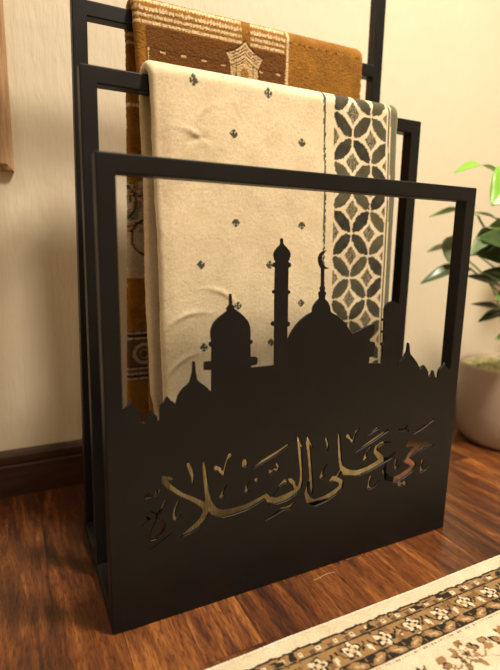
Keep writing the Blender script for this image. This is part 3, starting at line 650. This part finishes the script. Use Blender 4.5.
LB = m_leaf('bright_green_leaf', (0.16, 0.42, 0.03), (0.30, 0.58, 0.06)); LM = m_leaf('mid_green_leaf', (0.09, 0.17, 0.035), (0.17, 0.27, 0.07)); LD = m_leaf('dark_green_leaf', (0.03, 0.065, 0.016), (0.07, 0.12, 0.035)); LP = m_leaf('grey_green_leaf', (0.16, 0.22, 0.10), (0.26, 0.32, 0.17))
STEM = m_plain('green_stem', (0.13, 0.20, 0.05), 0.5)
def leaf_mesh(base, tip, width, up, droop=0.15, fold=0.25, wave=0.05):
    base, tip, up = Vector(base), Vector(tip), Vector(up).normalized()
    ax = tip-base; L = ax.length; ax.normalize(); sd = ax.cross(up).normalized(); nn = sd.cross(ax).normalized()
    bm = bmesh.new(); NL, NW = 18, 8; g = []
    for i in range(NL+1):
        t = i/NL; w = width*(math.sin(PI*min(1, t**0.72))**0.75)*(1-0.12*t) if 0 < t < 1 else 0.0006
        row = []
        for j in range(-NW//2, NW//2+1):
            s = j/(NW/2)
            p_ = base+ax*(L*t)+sd*(w/2*s)+nn*(L*droop*math.sin(PI*t)+abs(s)*w/2*fold+wave*w*math.sin(t*9+s*3)*abs(s))
            row.append(bm.verts.new(p_))
        g.append(row)
    for a, b in zip(g, g[1:]):
        for j in range(NW): bm.faces.new([a[j], b[j], b[j+1], a[j+1]])
    return bm
def stem_to(parent, q, r=0.0022):
    cu = bpy.data.curves.new('stem', 'CURVE'); cu.dimensions = '3D'; cu.bevel_depth = r; cu.bevel_resolution = 2
    s = cu.splines.new('BEZIER'); s.bezier_points.add(1)
    st = Vector((random.uniform(-.035, .035), random.uniform(-.035, .035), 0.200))
    a, b = s.bezier_points; a.co = st; a.handle_left = st-Vector((0, 0, .05)); a.handle_right = st+Vector((0, 0, max(0.06, (q.z-0.2)*0.8)))
    b.co = q; b.handle_left = q+(st-q)*0.25+Vector((0, 0, 0.03)); b.handle_right = q
    o = bpy.data.objects.new('t', cu); COL.objects.link(o)
    me = bpy.data.meshes.new_from_object(o.evaluated_get(bpy.context.evaluated_depsgraph_get())); bpy.data.objects.remove(o)
    me.materials.clear(); return smooth(obj('stem', me, STEM, parent))
def leaf(pb, yb, pt, yt, width, up, m, droop=0.12, fold=0.2, label=None):
    a = on_y(*pb, yb); c = on_y(*pt, yt)
    b3 = Vector((a[0], yb, a[1]))-PC; t3 = Vector((c[0], yt, c[1]))-PC
    s = stem_to(plant, b3)
    o = smooth(obj('leaf', leaf_mesh(b3, t3, width, up, droop, fold), m, plant))
    md = o.modifiers.new('thickness', 'SOLIDIFY'); md.thickness = 0.0006
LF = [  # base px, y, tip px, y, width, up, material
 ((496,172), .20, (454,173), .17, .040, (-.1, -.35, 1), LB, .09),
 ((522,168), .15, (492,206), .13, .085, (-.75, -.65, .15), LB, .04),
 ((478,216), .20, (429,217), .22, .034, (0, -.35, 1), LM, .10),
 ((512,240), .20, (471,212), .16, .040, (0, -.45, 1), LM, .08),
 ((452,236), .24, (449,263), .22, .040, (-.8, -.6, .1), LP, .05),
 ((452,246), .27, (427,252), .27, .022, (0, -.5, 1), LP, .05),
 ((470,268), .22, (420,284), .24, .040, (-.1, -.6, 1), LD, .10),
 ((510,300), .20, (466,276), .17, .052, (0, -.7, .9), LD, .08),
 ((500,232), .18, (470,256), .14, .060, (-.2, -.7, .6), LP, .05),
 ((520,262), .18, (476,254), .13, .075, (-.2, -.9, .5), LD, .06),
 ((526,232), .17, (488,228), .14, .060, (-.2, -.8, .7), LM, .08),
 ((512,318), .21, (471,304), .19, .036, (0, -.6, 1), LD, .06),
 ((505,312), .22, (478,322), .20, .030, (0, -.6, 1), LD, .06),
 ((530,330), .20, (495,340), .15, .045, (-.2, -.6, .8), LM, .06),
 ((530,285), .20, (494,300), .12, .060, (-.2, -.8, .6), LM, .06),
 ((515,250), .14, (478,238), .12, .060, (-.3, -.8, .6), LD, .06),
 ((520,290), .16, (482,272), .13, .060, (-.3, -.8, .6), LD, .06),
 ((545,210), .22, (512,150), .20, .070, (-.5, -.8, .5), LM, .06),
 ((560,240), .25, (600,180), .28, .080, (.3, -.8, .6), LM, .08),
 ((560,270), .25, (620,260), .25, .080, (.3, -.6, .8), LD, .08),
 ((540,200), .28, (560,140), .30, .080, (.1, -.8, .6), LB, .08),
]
for a in LF: leaf(*a)

# ================================================================== PICTURE FRAME
def picture():
    x1, z0 = -0.0705, 0.6255; x0, z1 = x1-0.42, z0+0.56; w, d = 0.038, 0.020
    r = empty('picture_frame', ((x0+x1)/2, WY, z0), 'brown wooden picture frame on the cream wall left of the rack', 'picture frame')
    O = Vector(r.location)
    prof = [(0, 0), (0, -0.011), (0.003, -0.0145), (0.009, -0.0165), (0.012, -0.0200), (0.026, -0.0200), (0.031, -0.016), (0.036, -0.013), (w, -0.010), (w, 0)]   # distance in from the outer edge, depth
    bm = bmesh.new(); rings = []
    for cx, cz, sx, sz in ((x0, z0, 1, 1), (x1, z0, -1, 1), (x1, z1, -1, -1), (x0, z1, 1, -1)):
        rings.append([bm.verts.new((cx+sx*a-O.x, b, cz+sz*a-O.z)) for a, b in prof])
    n = len(prof)
    for k in range(4):
        A, B = rings[k], rings[(k+1) % 4]
        for i in range(n): bm.faces.new([A[i], A[(i+1) % n], B[(i+1) % n], B[i]])
    obj('moulding', bm, PICW, r)
    obj('mount_board', box((x0+w-0.002-O.x, -0.008, z0+w-0.002-O.z), (x1-w+0.002-O.x, -0.001, z1-w+0.002-O.z)), m_plain('ivory_mount_board', (0.7, 0.64, 0.52), 0.7), r)
picture()

# ================================================================== LIGHT
def warm(k): return {'a': (1.0, 0.88, 0.71), 'b': (1.0, 0.90, 0.76), 'c': (1.0, 0.70, 0.38)}[k]
def downlight(x, y, power, size, colr, label, spread=180, z=ZC, tilt=None):
    r = empty('ceiling_light', (x, y, z-0.012), label, 'ceiling light', 'ceiling downlights')
    ld = bpy.data.lights.new('lamp', 'AREA'); ld.shape = 'DISK'; ld.size = size; ld.energy = power; ld.color = colr; ld.spread = math.radians(spread)
    o = bpy.data.objects.new('lamp', ld); COL.objects.link(o); o.parent = r; o.location = (0, 0, -0.004)
    if tilt: o.rotation_euler = tilt
    R2 = size/2
    bm = lathe([(R2+.002, 0.0, 0), (R2+.02, 0.0, 0), (R2+.02, 0.012, 0), (R2+.002, 0.012, 0)], 48)
    obj('trim_ring', bm, bpy.data.materials.get('white_ceiling_paint'), r)
LIGHTS = [
 (0.85, -0.70, 46, 0.42, warm('a'), 'round ceiling downlight above the rug and plant', 125),
 (-1.0, -0.35, 7, 0.42, warm('b'), 'unseen fill light added above the left of the room'),  # added fill lamp for light from the left, its fixture is assumed
 (0.4, -2.0, 3, 0.42, warm('a'), 'unseen fill light added behind the camera'),  # weak fill lamp added behind the view, no such fixture known
]
for L in LIGHTS: downlight(*L)
w = bpy.data.worlds.new('world'); SC.world = w; w.use_nodes = True
w.node_tree.nodes['Background'].inputs[0].default_value = (0.9, 0.8, 0.65, 1); w.node_tree.nodes['Background'].inputs[1].default_value = 0.015
SC.view_settings.view_transform = 'Standard'; SC.view_settings.look = 'None'; SC.view_settings.exposure = 0.6; SC.view_settings.gamma = 1
SC.view_settings.use_curve_mapping = False
